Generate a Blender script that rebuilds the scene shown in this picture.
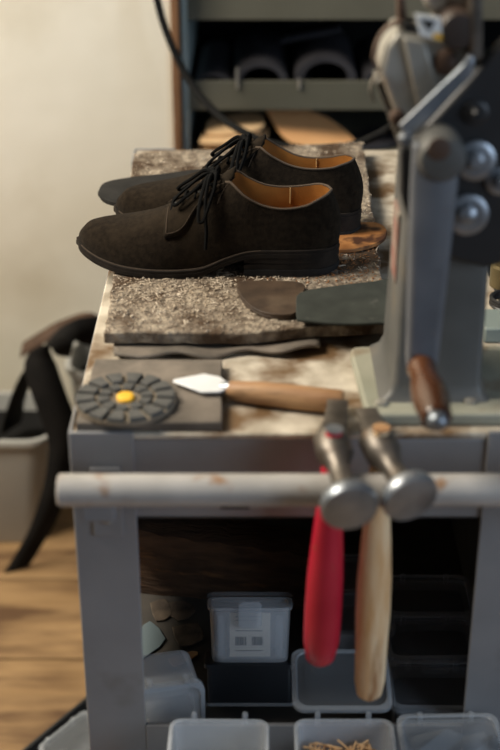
import bpy, bmesh, math, random
import numpy as np
from mathutils import Vector, Matrix, Euler
random.seed(7)
S = bpy.context.scene
for o in list(bpy.data.objects): bpy.data.objects.remove(o)
COL = S.collection
R = math.radians

# ------------------------------------------------------------------ camera
F, PITCH, CAMZ = 1400.0, R(27.3), 1.39          # focal length in px (500x750), pitch, eye height
cam = bpy.data.cameras.new('camera'); camo = bpy.data.objects.new('camera', cam); COL.objects.link(camo)
cam.sensor_fit = 'HORIZONTAL'; cam.sensor_width = 24.0; cam.lens = 24.0*F/500
camo.location = (0, 0, CAMZ); camo.rotation_euler = (math.pi/2-PITCH, 0, 0)
cam.dof.use_dof = True; cam.dof.focus_distance = 1.53; cam.dof.aperture_fstop = 3.2; cam.dof.aperture_blades = 0
cam.clip_start = .05
S.camera = camo
# ------------------------------------------------------------------ world, lights, exposure
w = bpy.data.worlds.new('world'); S.world = w; w.use_nodes = True
w.node_tree.nodes['Background'].inputs[0].default_value = (.74, .80, .92, 1)
w.node_tree.nodes['Background'].inputs[1].default_value = .07
def area(name, loc, to, size, power, col):
    l = bpy.data.lights.new(name, 'AREA'); l.shape = 'RECTANGLE'; l.size, l.size_y = size; l.energy = power; l.color = col
    o = bpy.data.objects.new(name, l); COL.objects.link(o); o.location = loc
    o.rotation_euler = (Vector(to)-Vector(loc)).to_track_quat('-Z', 'Y').to_euler(); return o
area('window_light', (-1.55, 1.30, 2.45), (-.1, 1.85, 1.05), (.9, .9), 94, (1, .91, .77))
area('sky_window_light', (1.9, -.5, 1.5), (.1, 1.1, .6), (1.2, 1.4), 28, (.66, .81, 1))
S.view_settings.view_transform = 'Standard'; S.view_settings.look = 'None'
S.view_settings.gamma = 1; S.view_settings.use_curve_mapping = False; S.view_settings.exposure = 0.0

# ------------------------------------------------------------------ pixel helpers (a pixel gives a direction; the plane it touches gives its distance)
def ray(px, py):
    a, b = (px-250)/F, (375-py)/F
    return Vector((a, math.cos(PITCH)+b*math.sin(PITCH), -math.sin(PITCH)+b*math.cos(PITCH)))
def P(px, py, D):
    d = ray(px, py); return Vector((0, 0, CAMZ))+d*(D/d.y)
def PZ(px, py, z):
    d = ray(px, py); return Vector((0, 0, CAMZ))+d*((z-CAMZ)/d.z)

# ------------------------------------------------------------------ materials
MATS = {}
def mat(name, c1, c2=None, scale=20, rough=.7, metal=0, bump=0, bscale=None, detail=6, alpha=1, c3=None, s3=8, t3=(.55, .7),
        stretch=None, sheen=0, spec=.5, trans=0, wave=None):
    m = bpy.data.materials.new(name); m.use_nodes = True; nt = m.node_tree; N = nt.nodes; L = nt.links
    b = N['Principled BSDF']; b.inputs['Roughness'].default_value = rough; b.inputs['Metallic'].default_value = metal
    b.inputs['Specular IOR Level'].default_value = spec
    if sheen: b.inputs['Sheen Weight'].default_value = sheen; b.inputs['Sheen Roughness'].default_value = .6
    if alpha < 1: b.inputs['Alpha'].default_value = alpha
    if trans: b.inputs['Transmission Weight'].default_value = trans
    tc = N.new('ShaderNodeTexCoord'); co = tc.outputs['Object']
    if stretch:
        mp = N.new('ShaderNodeMapping'); mp.inputs['Scale'].default_value = stretch; L.new(co, mp.inputs[0]); co = mp.outputs[0]
    def noise(s, d=6):
        n = N.new('ShaderNodeTexNoise'); n.inputs['Scale'].default_value = s; n.inputs['Detail'].default_value = d
        L.new(co, n.inputs['Vector']); return n.outputs['Fac']
    def ramp(src, lo, hi, a, bb):
        r = N.new('ShaderNodeValToRGB'); r.color_ramp.elements[0].position = lo; r.color_ramp.elements[1].position = hi
        r.color_ramp.elements[0].color = (*a, 1); r.color_ramp.elements[1].color = (*bb, 1); L.new(src, r.inputs[0]); return r.outputs[0]
    col = None
    if c2: 
        src = noise(scale, detail)
        if wave:
            wv = N.new('ShaderNodeTexWave'); wv.inputs['Scale'].default_value = wave; wv.inputs['Distortion'].default_value = 6
            wv.inputs['Detail'].default_value = 3; L.new(co, wv.inputs['Vector'])
            mx = N.new('ShaderNodeMath'); mx.operation = 'MULTIPLY_ADD'; mx.inputs[1].default_value = .3; L.new(wv.outputs['Fac'], mx.inputs[0])
            sc = N.new('ShaderNodeMath'); sc.operation = 'MULTIPLY'; sc.inputs[1].default_value = .75; L.new(src, sc.inputs[0])
            L.new(sc.outputs[0], mx.inputs[2]); src = mx.outputs[0]
        col = ramp(src, .35, .65, c1, c2)
    if c3:
        f = ramp(noise(s3, 8), t3[0], t3[1], (0, 0, 0), (1, 1, 1))
        mx = N.new('ShaderNodeMix'); mx.data_type = 'RGBA'; L.new(f, mx.inputs['Factor'])
        if col: L.new(col, mx.inputs['A'])
        else: mx.inputs['A'].default_value = (*c1, 1)
        mx.inputs['B'].default_value = (*c3, 1); col = mx.outputs['Result']
    if col: L.new(col, b.inputs['Base Color'])
    else: b.inputs['Base Color'].default_value = (*c1, 1)
    if bump:
        bp = N.new('ShaderNodeBump'); bp.inputs['Strength'].default_value = 1; bp.inputs['Distance'].default_value = bump
        L.new(noise(bscale or scale, 5), bp.inputs['Height']); L.new(bp.outputs[0], b.inputs['Normal'])
    MATS[name] = m; return m
mat('plaster', (.74, .69, .56), (.88, .84, .73), 2.2, .9, bump=.003, bscale=5, c3=(.64, .58, .45), s3=3.5, t3=(.55, .8))
mat('floor_wood', (.22, .125, .05), (.40, .25, .115), 4, .65, stretch=(1, 5, 5), bump=.0015, bscale=9, c3=(.11, .055, .022), s3=3.2, t3=(.50, .66))
mat('under', (.02, .015, .01))
mat('grey_paint', (.21, .21, .214), (.26, .26, .264), 9, .48, bump=.0002, bscale=80, c3=(.16, .145, .13), s3=10, t3=(.6, .75), spec=.4)
mat('cream_paint', (.34, .29, .22), (.62, .56, .46), 34, .6, bump=.001, bscale=70, c3=(.14, .08, .035), s3=15, t3=(.46, .60))
mat('bar_paint', (.36, .34, .315), (.43, .41, .385), 30, .38, c3=(.28, .17, .10), s3=34, t3=(.60, .70), spec=.5)
mat('mat_leather', (.13, .098, .07), (.37, .31, .235), 90, .95, bump=.006, bscale=150, c3=(.065, .036, .017), s3=20, t3=(.46, .60))
mat('mat_dark', (.045, .034, .026), (.12, .09, .063), 40, .9, bump=.002, bscale=70)
mat('shaving', (.33, .26, .185), (.62, .53, .42), 60, .95)
mat('suede', (.011, .0078, .005), (.021, .0150, .0095), 190, 1, bump=.0006, bscale=700, sheen=.03, spec=.05, c3=(.032, .0230, .0145), s3=22, t3=(.5, .8))
mat('lining', (.29, .115, .022), (.42, .18, .038), 25, .55, bump=.0004, bscale=90)
mat('welt', (.010, .0075, .006), (.020, .015, .011), 60, .8, spec=.25, bump=.0004, bscale=160)
mat('stitch', (.075, .052, .034), rough=.9)
mat('pale_stitch', (.52, .34, .14), rough=.9)
mat('lace', (.006, .006, .006), rough=.9, spec=.1, bump=.0005, bscale=900)
mat('black_rubber', (.014, .0135, .013), (.026, .025, .024), 30, .85, spec=.2, bump=.0004, bscale=200)
mat('green_rubber', (.030, .034, .030), (.044, .049, .043), 40, .85, spec=.2, c3=(.09, .09, .08), s3=60, t3=(.64, .8))
mat('brown_leather', (.036, .022, .013), (.072, .045, .027), 45, .6, c3=(.115, .082, .053), s3=22, t3=(.55, .8), bump=.0004, bscale=120)
mat('orange_leather', (.26, .10, .026), (.46, .21, .07), 30, .6, c3=(.06, .022, .009), s3=38, t3=(.47, .60))
mat('tan_leather', (.66, .33, .13), (.78, .44, .20), 6, .7)
mat('beige_leather', (.58, .37, .18), (.72, .50, .28), 12, .75)
mat('slab', (.10, .085, .068), (.21, .175, .14), 28, .8, bump=.0012, bscale=60, c3=(.06, .048, .036), s3=9, t3=(.5, .72))
mat('dusty_rubber', (.15, .12, .085), (.24, .20, .145), 60, .9)
mat('tread', (.040, .041, .039), (.085, .083, .077), 60, .75, bump=.0006, bscale=160)
mat('yellow', (.85, .47, .03), rough=.6)
mat('blade', (.78, .79, .80), (.86, .87, .88), 40, .4, metal=.15)
mat('worn_wood', (.30, .155, .07), (.46, .27, .13), 18, .55, stretch=(1, 6, 6), c3=(.10, .05, .022), s3=9, t3=(.58, .7), bump=.0004, bscale=60)
mat('pale_wood', (.70, .40, .17), (.92, .72, .46), 14, .5, stretch=(5, 5, .8), c3=(.34, .15, .05), s3=9, t3=(.55, .68), bump=.0004, bscale=50)
mat('red_paint', (.44, .009, .032), (.53, .018, .044), 20, .35, c3=(.30, .10, .05), s3=45, t3=(.66, .72))
mat('forged', (.10, .088, .075), (.19, .165, .14), 45, .45, metal=.75, c3=(.13, .07, .035), s3=26, t3=(.55, .72), bump=.0005, bscale=110)
mat('steel', (.22, .25, .28), (.36, .38, .41), 35, .38, metal=.8, c3=(.16, .16, .17), s3=22, t3=(.55, .75), bump=.0003, bscale=90)
mat('machine_grey', (.075, .074, .068), (.11, .108, .10), 12, .5, c3=(.16, .13, .09), s3=14, t3=(.56, .74), bump=.0004, bscale=60)
mat('machine_plate', (.26, .26, .20), (.36, .35, .28), 16, .5, c3=(.20, .13, .07), s3=18, t3=(.56, .72), bump=.0004, bscale=60)
mat('machine_metal', (.31, .295, .255), (.44, .42, .37), 10, .4, metal=.45, c3=(.24, .16, .10), s3=14, t3=(.55, .7))
mat('crank_paint', (.105, .113, .126), (.145, .153, .168), 18, .4, c3=(.16, .14, .12), s3=30, t3=(.62, .75))
mat('black_iron', (.010, .010, .011), (.02, .02, .021), 20, .45)
mat('grip_wood', (.042, .016, .007), (.115, .043, .017), 14, .22, stretch=(1, .2, 1))
mat('rust_brown', (.055, .028, .016), (.10, .055, .032), 22, .6)
mat('sticker', (.30, .26, .21), (.26, .09, .07), 55, .6)
mat('white_label', (.80, .80, .76), rough=.6)
mat('black_print', (.02, .02, .02), rough=.7)
mat('cable', (.006, .006, .006), rough=.8, spec=.15)
mat('shelf_green', (.085, .082, .058), (.112, .108, .08), 6, .6)
mat('shelf_mint', (.30, .37, .36), (.38, .45, .44), 10, .55)
mat('trim_wood', (.13, .062, .028), (.22, .11, .05), 14, .6, stretch=(8, 8, 1))
mat('roll', (.018, .017, .020), (.034, .033, .038), 12, .5)
mat('bin', (.40, .40, .375), (.46, .46, .43), 5, .45)
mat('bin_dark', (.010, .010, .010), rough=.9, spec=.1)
mat('strap', (.008, .0075, .007), (.014, .0125, .011), 20, .85, spec=.15)
mat('bark', (.055, .029, .015), (.125, .066, .033), 14, .85, stretch=(1, 6, 6), bump=.003, bscale=40, c3=(.28, .13, .045), s3=9, t3=(.62, .78))
mat('clear', (.66, .70, .74), rough=.25, alpha=.085)
mat('milky', (.80, .84, .88), rough=.3, alpha=.28)
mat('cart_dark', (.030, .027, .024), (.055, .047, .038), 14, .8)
mat('clear_rim', (.66, .70, .74), rough=.28, alpha=.30)
mat('case_black', (.014, .016, .019), rough=.35)
mat('paper', (.72, .64, .52), rough=.8)
mat('peg', (.62, .36, .16), (.74, .50, .28), 40, .8)
mat('brass', (.16, .125, .06), rough=.5, metal=.6)
mat('mint_tin', (.20, .24, .225), rough=.5)
mat('blue_card', (.10, .135, .15), rough=.6)
mat('rust_dust', (.20, .085, .03), (.32, .15, .06), 60, .95)
mat('lid_edge', (.62, .66, .70), rough=.25, alpha=.34)
mat('dark_knob', (.022, .014, .010), (.045, .028, .02), 20, .5)
mat('film', (.75, .8, .84), rough=.2, alpha=.2)

# ------------------------------------------------------------------ builders
def place(o, parent=None, label=None, cat=None, group=None, kind=None):
    if parent: o.parent = parent
    if label: o['label'] = label
    if cat: o['category'] = cat
    if group: o['group'] = group
    if kind: o['kind'] = kind
    return o
def thing(name, label, cat, loc=(0, 0, 0), rot=(0, 0, 0), group=None):
    o = bpy.data.objects.new(name, None); COL.objects.link(o); o.location = loc; o.rotation_euler = rot; o.empty_display_size = .02
    return place(o, None, label, cat, group)
def wmat(o):
    m = Matrix.LocRotScale(o.location, o.rotation_euler, o.scale)
    return wmat(o.parent) @ m if o.parent else m
class B:
    def __init__(s): s.v = []; s.f = []
    def add(s, vs, fs, M=None):
        k = len(s.v); s.v += [(M @ Vector(v)) if M else Vector(v) for v in vs]; s.f += [[i+k for i in f] for f in fs]; return s
    def box(s, lo, hi, M=None):
        (a, b, c), (d, e, f) = lo, hi
        return s.add([(a,b,c),(d,b,c),(d,e,c),(a,e,c),(a,b,f),(d,b,f),(d,e,f),(a,e,f)],
            [(3,2,1,0),(4,5,6,7),(0,1,5,4),(1,2,6,5),(2,3,7,6),(3,0,4,7)], M)
    def prism(s, bot, top):                      # two equal rings of points
        n = len(bot)
        return s.add(list(bot)+list(top), [list(range(n))[::-1], list(range(n, 2*n))]+[(i, (i+1) % n, n+(i+1) % n, n+i) for i in range(n)])
    def rings(s, rs, cap0=True, cap1=True, M=None):
        n = len(rs[0]); vs = [v for r in rs for v in r]; fs = []
        for k in range(len(rs)-1):
            for i in range(n): fs.append((k*n+i, k*n+(i+1) % n, (k+1)*n+(i+1) % n, (k+1)*n+i))
        if cap0: fs.append(list(range(n))[::-1])
        if cap1: fs.append([(len(rs)-1)*n+i for i in range(n)])
        return s.add(vs, fs, M)
    def lathe(s, prof, a, b, n=20, cap0=True, cap1=True, sq=1):   # prof: (t along a->b in metres, radius)
        a, b = Vector(a), Vector(b); d = (b-a).normalized(); u = d.orthogonal().normalized(); w_ = d.cross(u)
        return s.rings([[a+d*t+(u*math.cos(2*math.pi*i/n)+w_*math.sin(2*math.pi*i/n)*sq)*r for i in range(n)] for t, r in prof], cap0, cap1)
    def tube(s, pts, rad, n=8, flat=1):
        pts = [Vector(p) for p in pts]; rs = []; up = None
        for i, p in enumerate(pts):
            d = (pts[min(i+1, len(pts)-1)]-pts[max(i-1, 0)]).normalized()
            if up is None: up = d.orthogonal().normalized()
            up = (up-d*up.dot(d)).normalized(); q = d.cross(up); r = rad[i] if hasattr(rad, '__len__') else rad
            rs.append([p+(up*math.cos(2*math.pi*k/n)+q*math.sin(2*math.pi*k/n)*flat)*r for k in range(n)])
        return s.rings(rs)
    def grid(s, g, close=False):
        m, n = len(g), len(g[0]); vs = [v for r in g for v in r]
        return s.add(vs, [(i*n+j, i*n+(j+1) % n, (i+1)*n+(j+1) % n, (i+1)*n+j) for i in range(m-1) for j in range(n if close else n-1)])
    def build(s, name, m, parent=None, smooth=False, bevel=0, solid=0, weld=False, world=False, seg=2, label=None, cat=None, group=None, kind=None, subsurf=0, base=True):
        vs = s.v; loc = Vector((0, 0, 0))
        if parent is not None and world:
            inv = wmat(parent).inverted(); vs = [inv @ v for v in vs]
        elif parent is None and base:
            xs = [v.x for v in vs]; ys = [v.y for v in vs]; zs = [v.z for v in vs]
            loc = Vector(((min(xs)+max(xs))/2, (min(ys)+max(ys))/2, min(zs))); vs = [v-loc for v in vs]
        me = bpy.data.meshes.new(name); me.from_pydata([tuple(v) for v in vs], [], s.f)
        bm = bmesh.new(); bm.from_mesh(me)
        if weld: bmesh.ops.remove_doubles(bm, verts=bm.verts, dist=1e-5)
        bmesh.ops.recalc_face_normals(bm, faces=bm.faces); bm.to_mesh(me); bm.free()
        me.materials.append(MATS[m])
        for p in me.polygons: p.use_smooth = bool(smooth) or bevel > 0
        if smooth or bevel: me.set_sharp_from_angle(angle=R(smooth if smooth not in (True, False) else 45))
        o = bpy.data.objects.new(name, me); COL.objects.link(o); o.location = loc
        if solid:
            md = o.modifiers.new('s', 'SOLIDIFY'); md.thickness = solid; md.offset = 0
        if bevel:
            md = o.modifiers.new('b', 'BEVEL'); md.width = bevel; md.segments = seg; md.limit_method = 'ANGLE'; md.angle_limit = R(40)
        if subsurf:
            md = o.modifiers.new('u', 'SUBSURF'); md.levels = md.render_levels = subsurf
        return place(o, parent, label, cat, group, kind)
def link_copy(o, parent=None, name=None):
    c = o.copy(); COL.objects.link(c); c.parent = parent
    if name: c.name = name
    for ch in [x for x in bpy.data.objects if x.parent == o]: link_copy(ch, c)
    return c
def spline(xs, ys, x):                            # Catmull-Rom through (xs, ys)
    if x <= xs[0]: return ys[0]
    if x >= xs[-1]: return ys[-1]
    i = max(k for k in range(len(xs)-1) if xs[k] <= x); h = xs[i+1]-xs[i]; t = (x-xs[i])/h
    def sl(k):
        a, b = max(k-1, 0), min(k+1, len(xs)-1); return (ys[b]-ys[a])/(xs[b]-xs[a])
    m0, m1 = sl(i)*h, sl(i+1)*h
    return (2*t**3-3*t*t+1)*ys[i]+(t**3-2*t*t+t)*m0+(-2*t**3+3*t*t)*ys[i+1]+(t**3-t*t)*m1
def path(pts, n=8):                               # smooth 3-D curve through points
    pts = [Vector(p) for p in pts]; ts = list(range(len(pts))); out = []
    for i in range((len(pts)-1)*n+1):
        t = i/n; out.append(Vector([spline(ts, [p[k] for p in pts], t) for k in range(3)]))
    return out
def rrect(w_, d, r, z, n=5, cx=0, cy=0):
    out = []
    for qx, qy, a0 in ((1, 1, 0), (-1, 1, 90), (-1, -1, 180), (1, -1, 270)):
        for k in range(n+1):
            a = R(a0+90*k/n); out.append((cx+qx*(w_/2-r)+r*math.cos(a), cy+qy*(d/2-r)+r*math.sin(a), z))
    return out

# ================================================================== THE SETTING
TT = .79                                           # table top height
WD = 2.25                                          # distance of the plastered wall
xw = P(172, 80, WD).x
B().box((-3.2, WD, 0), (xw, WD+.30, 3.0)).build('wall_back', 'plaster', kind='structure', base=False)
B().box((-3.2, 2.78, 0), (2.5, 2.86, 3.0)).build('wall_rear', 'plaster', kind='structure', base=False)
fl = B().box((-3.2, -.6, -.06), (2.5, 2.9, -.022)).build('floor', 'under', kind='structure', base=False)
yb = [-.6+.212*k for k in range(18)]
for k in range(len(yb)-1):
    xs = [-3.2, -1.7+random.uniform(-.5, .5), .3+random.uniform(-.5, .5), 2.5]
    for i in range(3):
        o = B().box((xs[i]+.0015, yb[k]+.002, -.022), (xs[i+1]-.0015, min(yb[k+1], 2.9)-.002, random.uniform(-.0015, .0))).build('floor_plank', 'floor_wood', None, bevel=.002)
        o.parent = fl
x1 = P(181, 80, WD).x
B().box((xw+.001, WD-.012, 0), (x1, WD+.06, 2.6)).build('trim_1', 'trim_wood', kind='structure', bevel=.003, base=False)

# ---- shelving unit behind the bench
SD = WD+.02
x2 = P(188.5, 80, SD).x
sh = thing('shelving_unit', 'tall pale green metal shelving unit with grey shelves behind the workbench', 'shelf', (x2+.5, SD+.2, 0))
B().box((x1+.001, SD-.012, 0), (x2, SD+.40, 2.4)).build('side_panel', 'shelf_mint', sh, world=True, bevel=.002)
B().box((1.04, SD-.012, 0), (1.06, SD+.40, 2.4)).build('side_panel', 'shelf_mint', sh, world=True, bevel=.002)
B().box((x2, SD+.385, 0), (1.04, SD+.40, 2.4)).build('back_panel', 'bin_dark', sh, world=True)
def zat(py, D): return P(250, py, D).z
zl_a, zl_b = zat(110, SD), zat(81, SD)             # lip of the shelf above the leather
zu_a, zu_b = zat(20, SD), zat(20, SD)+.085
zlow = zat(153, SD)
for za, zb_ in ((zl_a, zl_b), (zu_a, zu_b), (zlow-.05, zlow), (.35, .40), (1.75, 1.80)):
    b = B(); b.box((x2, SD, za), (1.04, SD+.006, zb_)); b.box((x2, SD+.006, za), (1.04, SD+.385, za+.006))
    if za == zlow-.05: b = B(); b.box((x2, SD, za), (1.04, SD+.385, zb_))
    b.build('shelf_board', 'shelf_green', sh, world=True, bevel=.001)
for px in (236, 298): B().box((P(px, 75, SD-.004).x, SD-.005, zl_b-.012), (P(px, 75, SD-.004).x+.004, SD+.0, zl_b+(.022 if px == 236 else .004))).build('divider_pin', 'machine_metal', sh, world=True)

# ================================================================== WORKBENCH (wheeled steel cart)
XL, XR, YF, YB = -.157, .262, 1.05, 1.83
cart = thing('steel_workbench', 'narrow grey painted steel workbench with dirty cream top and front rail', 'workbench', (.05, 1.44, 0))
B().box((XL+.002, YF+.002, TT-.006), (XR-.002, YB, TT)).build('tabletop', 'cream_paint', cart, world=True, bevel=.002)
ap0 = P(300, 521, YF).z
b = B(); b.box((XL+.05, YF+.004, ap0), (XR-.05, YF+.008, TT-.0065)); b.box((XL+.05, YF+.004, ap0), (XR-.05, YF+.03, ap0+.004))
b.build('front_apron', 'grey_paint', cart, world=True, bevel=.0015)
for xa in (XL, XR-.004): B().box((xa, YF+.06, ap0), (xa+.004, YB-.06, TT-.0065)).build('side_apron', 'grey_paint', cart, world=True, bevel=.0015)
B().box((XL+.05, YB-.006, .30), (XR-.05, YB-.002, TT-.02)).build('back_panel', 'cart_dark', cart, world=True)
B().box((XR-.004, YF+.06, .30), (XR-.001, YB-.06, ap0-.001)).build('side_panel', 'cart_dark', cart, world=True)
B().box((XL+.001, YF+.06, .475), (XL+.004, YB-.06, ap0-.001)).build('side_panel', 'cart_dark', cart, world=True)  # left panel is added, keeps window light out from under the top
for sx, x0 in ((1, XL), (-1, XR)):
    for sy, y0 in ((1, YF), (-1, YB)):
        b = B()
        xa, xb = sorted((x0, x0+sx*.056)); ya, yb_ = sorted((y0, y0+sy*.004))
        b.box((xa, ya, .0), (xb, yb_, TT+.002))
        xa, xb = sorted((x0, x0+sx*.003)); ya, yb_ = sorted((y0+sy*.004, y0+sy*.055))
        b.box((xa, ya, .0), (xb, yb_, TT+.002)); b.build('leg', 'grey_paint', cart, world=True, bevel=.001)
SHZ = .40                                          # lower shelf
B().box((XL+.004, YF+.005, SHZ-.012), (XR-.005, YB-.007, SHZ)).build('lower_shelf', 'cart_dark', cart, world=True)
rz = P(200, 725, YF).z
B().box((XL+.056, YF-.001, SHZ-.05), (XR-.056, YF+.004, rz)).build('lower_rail', 'grey_paint', cart, world=True, bevel=.001)
LZ = .424
B().box((XL+.03, YF-.125, LZ-.012), (XR+.05, YF-.0015, LZ)).build('front_ledge', 'grey_paint', cart, world=True, bevel=.001)
# rail with its brackets
BY = .985; bz = P(250, 490, BY).z; br = .0137; bx0 = P(58, 490, BY).x
rail = B().lathe([(0, br*.86), (.0015, br), (.0022, br), (.6, br)], (bx0, BY, bz), (1, BY, bz), 28).build('rail_bar', 'bar_paint', cart, smooth=True, world=True)
for px in (108, 545):
    c = P(px, 515, YF)
    zz_ = c.z-.021; za = bz-.0285
    pr = [(YF-.0002, zz_), (YF-.0002, za+.012), (YF-.003, za+.012), (YF-.003, za+.004), (BY+.005, za+.004), (BY+.005, bz-.0128), (BY-.005, bz-.0128), (BY-.005, za), (YF-.003, za), (YF-.003, zz_)]
    br_ = B().prism([(c.x-.0135, y, z) for y, z in pr], [(c.x+.0135, y, z) for y, z in pr])
    br_ = br_.build('rail_bracket', 'grey_paint', cart, world=True, bevel=.001)
    B().lathe([(0, .007), (.003, .0068), (.005, .004)], (c.x, YF-.003, c.z), (c.x, YF-.1, c.z), 6).build('bolt', 'steel', br_, world=True, smooth=True)
c = P(235, 508, YF+.003)
B().box((c.x-.013, YF+.0032, c.z-.0015), (c.x+.013, YF+.0042, c.z+.0015)).build('slot', 'black_print', cart, world=True)
c = P(494, 741, YF); B().lathe([(0, .008), (.004, .0075), (.006, .004)], (c.x, YF, c.z), (c.x, YF-.1, c.z), 6).build('bolt', 'steel', cart, world=True, smooth=True)

# ================================================================== MATS AND SCRAPS ON THE TOP
def sheet(poly, z, t, jit=0, n=1):                 # rounded outline -> solid sheet; poly: list of xy
    return B().prism([(x, y, z) for x, y in poly], [(x, y, z+t) for x, y in poly])
def rough_poly(pts, step=.012, amp=.0015):
    out = []
    for i, p in enumerate(pts):
        q = pts[(i+1) % len(pts)]; d = math.dist(p, q); k = max(1, int(d/step))
        for j in range(k): 
            t = j/k; out.append((p[0]+(q[0]-p[0])*t+random.uniform(-amp, amp), p[1]+(q[1]-p[1])*t+random.uniform(-amp, amp)))
    return out
def xy(px, py, z): v = PZ(px, py, z); return (v.x, v.y)
# lower curled scrap
MZ = TT+.021                                       # upper face of the main mat
lowp = [(114, 342), (140, 347), (175, 353), (215, 356), (262, 353), (295, 345), (330, 338), (330, 300), (120, 300)]
g = []
N_ = 40
for i in range(N_+1):
    t = i/N_; px = 114+ (320-114)*t
    yf = 357+3*math.sin(t*7+.4)+2*math.sin(t*17)-8*max(0, t-.7)/.3
    a = PZ(px, yf, TT+.004); bk = PZ(px, 338-14*max(0, t-.45)/.55, TT+.004)
    row = []
    for j in range(7):
        s = j/6; p = a.lerp(bk, s); p.z = TT+.0035+.0045*(1-s)**2*(.6+.6*math.sin(t*9)+.4*math.sin(t*21+1)); row.append(p)
    g.append(row)
B().grid(g).build('leather_scrap', 'slab', smooth=True, solid=.003, label='wavy dark leather strip tucked under the front edge of the mat', cat='leather scrap')
# thin paper-like board between
mp = rough_poly([xy(104, 332, MZ), xy(250, 333, MZ), xy(318, 326, MZ), (.135, PZ(350, 322, MZ).y), (.150, 1.80), xy(134, 153, MZ)], .012, .0013)
def bumpsheet(poly, z0, z1):
    return B().prism([(x, y, z0) for x, y in poly], [(x, y, z1) for x, y in poly])
bumpsheet(mp, TT+.0085, MZ).build('cutting_mat', 'mat_leather', bevel=.0015, label='large rough brown leather cutting mat covered in shavings under the shoes', cat='mat')
mp2 = rough_poly([xy(106, 335, TT+.005), xy(240, 336, TT+.005), xy(330, 322, TT+.005), (.146, 1.80), xy(136, 156, TT+.005)], .015, .0012)
bumpsheet(mp2, TT+.0001, TT+.0082).build('backing_board', 'slab', label='flat worn board lying under the rough leather mat', cat='board')
# shavings
b = B(); rnd = random.Random(3)
def inside(p, poly):
    c = False; n = len(poly)
    for i in range(n):
        (x1_, y1_), (x2_, y2_) = poly[i], poly[i-1]
        if (y1_ > p[1]) != (y2_ > p[1]) and p[0] < (x2_-x1_)*(p[1]-y1_)/(y2_-y1_)+x1_: c = not c
    return c
n = 0
while n < 2600:
    if rnd.random() < .55: x, y = rnd.uniform(-.16, .06), rnd.gauss(1.30, .045)
    else: x, y = rnd.uniform(-.16, .16), rnd.uniform(1.24, 1.80)
    if not inside((x, y), mp): continue
    n += 1; l = rnd.uniform(.001, .0050) if rnd.random() < .88 else rnd.uniform(.005, .010); wd = rnd.uniform(.0005, .0018); h = rnd.uniform(.0003, .0012)
    M = Matrix.Translation((x, y, MZ+rnd.uniform(0, .0010))) @ Euler((rnd.uniform(-.3, .3), rnd.uniform(-.4, .4), rnd.uniform(0, 6.28))).to_matrix().to_4x4()
    b.add([(-l/2, -wd/2, 0), (l/2, -wd/2, h*.4), (l/2, wd/2, 0), (-l/2, wd/2, h*.5), (0, 0, h+.0004)], [(0, 1, 4), (1, 2, 4), (2, 3, 4), (3, 0, 4), (3, 2, 1, 0)], M)
b.build('leather_shavings', 'shaving', kind='stuff', label='pale leather shavings scattered over the rough cutting mat', cat='shavings')
b = B(); n = 0
while n < 700:
    x, y = rnd.gauss(.09, .035), rnd.gauss(1.40, .05)
    if not inside((x, y), mp): continue
    n += 1; l = rnd.uniform(.001, .004); wd = rnd.uniform(.0005, .0016)
    M = Matrix.Translation((x, y, MZ+rnd.uniform(0, .0008))) @ Euler((rnd.uniform(-.3, .3), rnd.uniform(-.4, .4), rnd.uniform(0, 6.28))).to_matrix().to_4x4()
    b.add([(-l/2, -wd/2, 0), (l/2, -wd/2, .0003), (l/2, wd/2, 0), (-l/2, wd/2, .0004), (0, 0, .001)], [(0, 1, 4), (1, 2, 4), (2, 3, 4), (3, 0, 4), (3, 2, 1, 0)], M)
b.build('rubber_dust', 'rust_dust', kind='stuff', label='rusty brown sanding dust on the mat around the shoe heels', cat='dust')
# slab at the front left corner
sp = rough_poly([xy(74, 431, TT+.009), xy(222, 432, TT+.009), xy(222, 360, TT+.009), xy(95, 359, TT+.009)], .02, .0008)
SLZ = TT+.0095
bumpsheet([(max(x, XL+.004), max(y, YF+.005)) for x, y in sp], TT+.0001, SLZ).build('leather_slab', 'slab', bevel=.0012, label='square dark worn leather slab at the corner of the workbench', cat='slab')

# round rubber tread with yellow centre
tc = PZ(125.5, 399, SLZ+.004); TR = .0445
tr = thing('rubber_heel_tread', 'round grey rubber tread disc with wedge blocks and yellow centre', 'rubber disc', (tc.x, tc.y, SLZ+.0002))
B().lathe([(0, TR*.985), (.003, TR), (.0042, TR*.99)], (0, 0, 0), (0, 0, 1), 48).build('base_disc', 'dusty_rubber', tr, smooth=30)
def wedge(r0, r1, half, z0, z1):
    def ring(z, e): return [((r)*math.cos(a), (r)*math.sin(a), z) for r, a in [(r0+e, -half*.9+e*8), (r1-e, -half+e*8), (r1-e*.6, 0), (r1-e, half-e*8), (r0+e, half*.9-e*8)]]
    return B().rings([ring(z0, 0), ring(z1-.0012, 0), ring(z1, .0009)])
for r0, r1, nn, z1, off in ((.0275, .0440, 14, .0080, .1), (.0140, .0245, 10, .0074, .25)):
    proto = None
    for k in range(nn):
        if proto is None: o = proto = wedge(r0, r1, math.pi/nn*.76, .0042, z1).build('tread_block', 'tread', tr, smooth=30)
        else: o = proto.copy(); COL.objects.link(o)
        o.rotation_euler.z = 2*math.pi*k/nn+off
B().rings([[(r*math.cos(2*math.pi*i/16), r*1.2*math.sin(2*math.pi*i/16), z) for i in range(16)] for r, z in ((.0078, .0042), (.0078, .0068), (.0055, .0082))]).build('centre_dot', 'yellow', tr, smooth=30)

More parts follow.
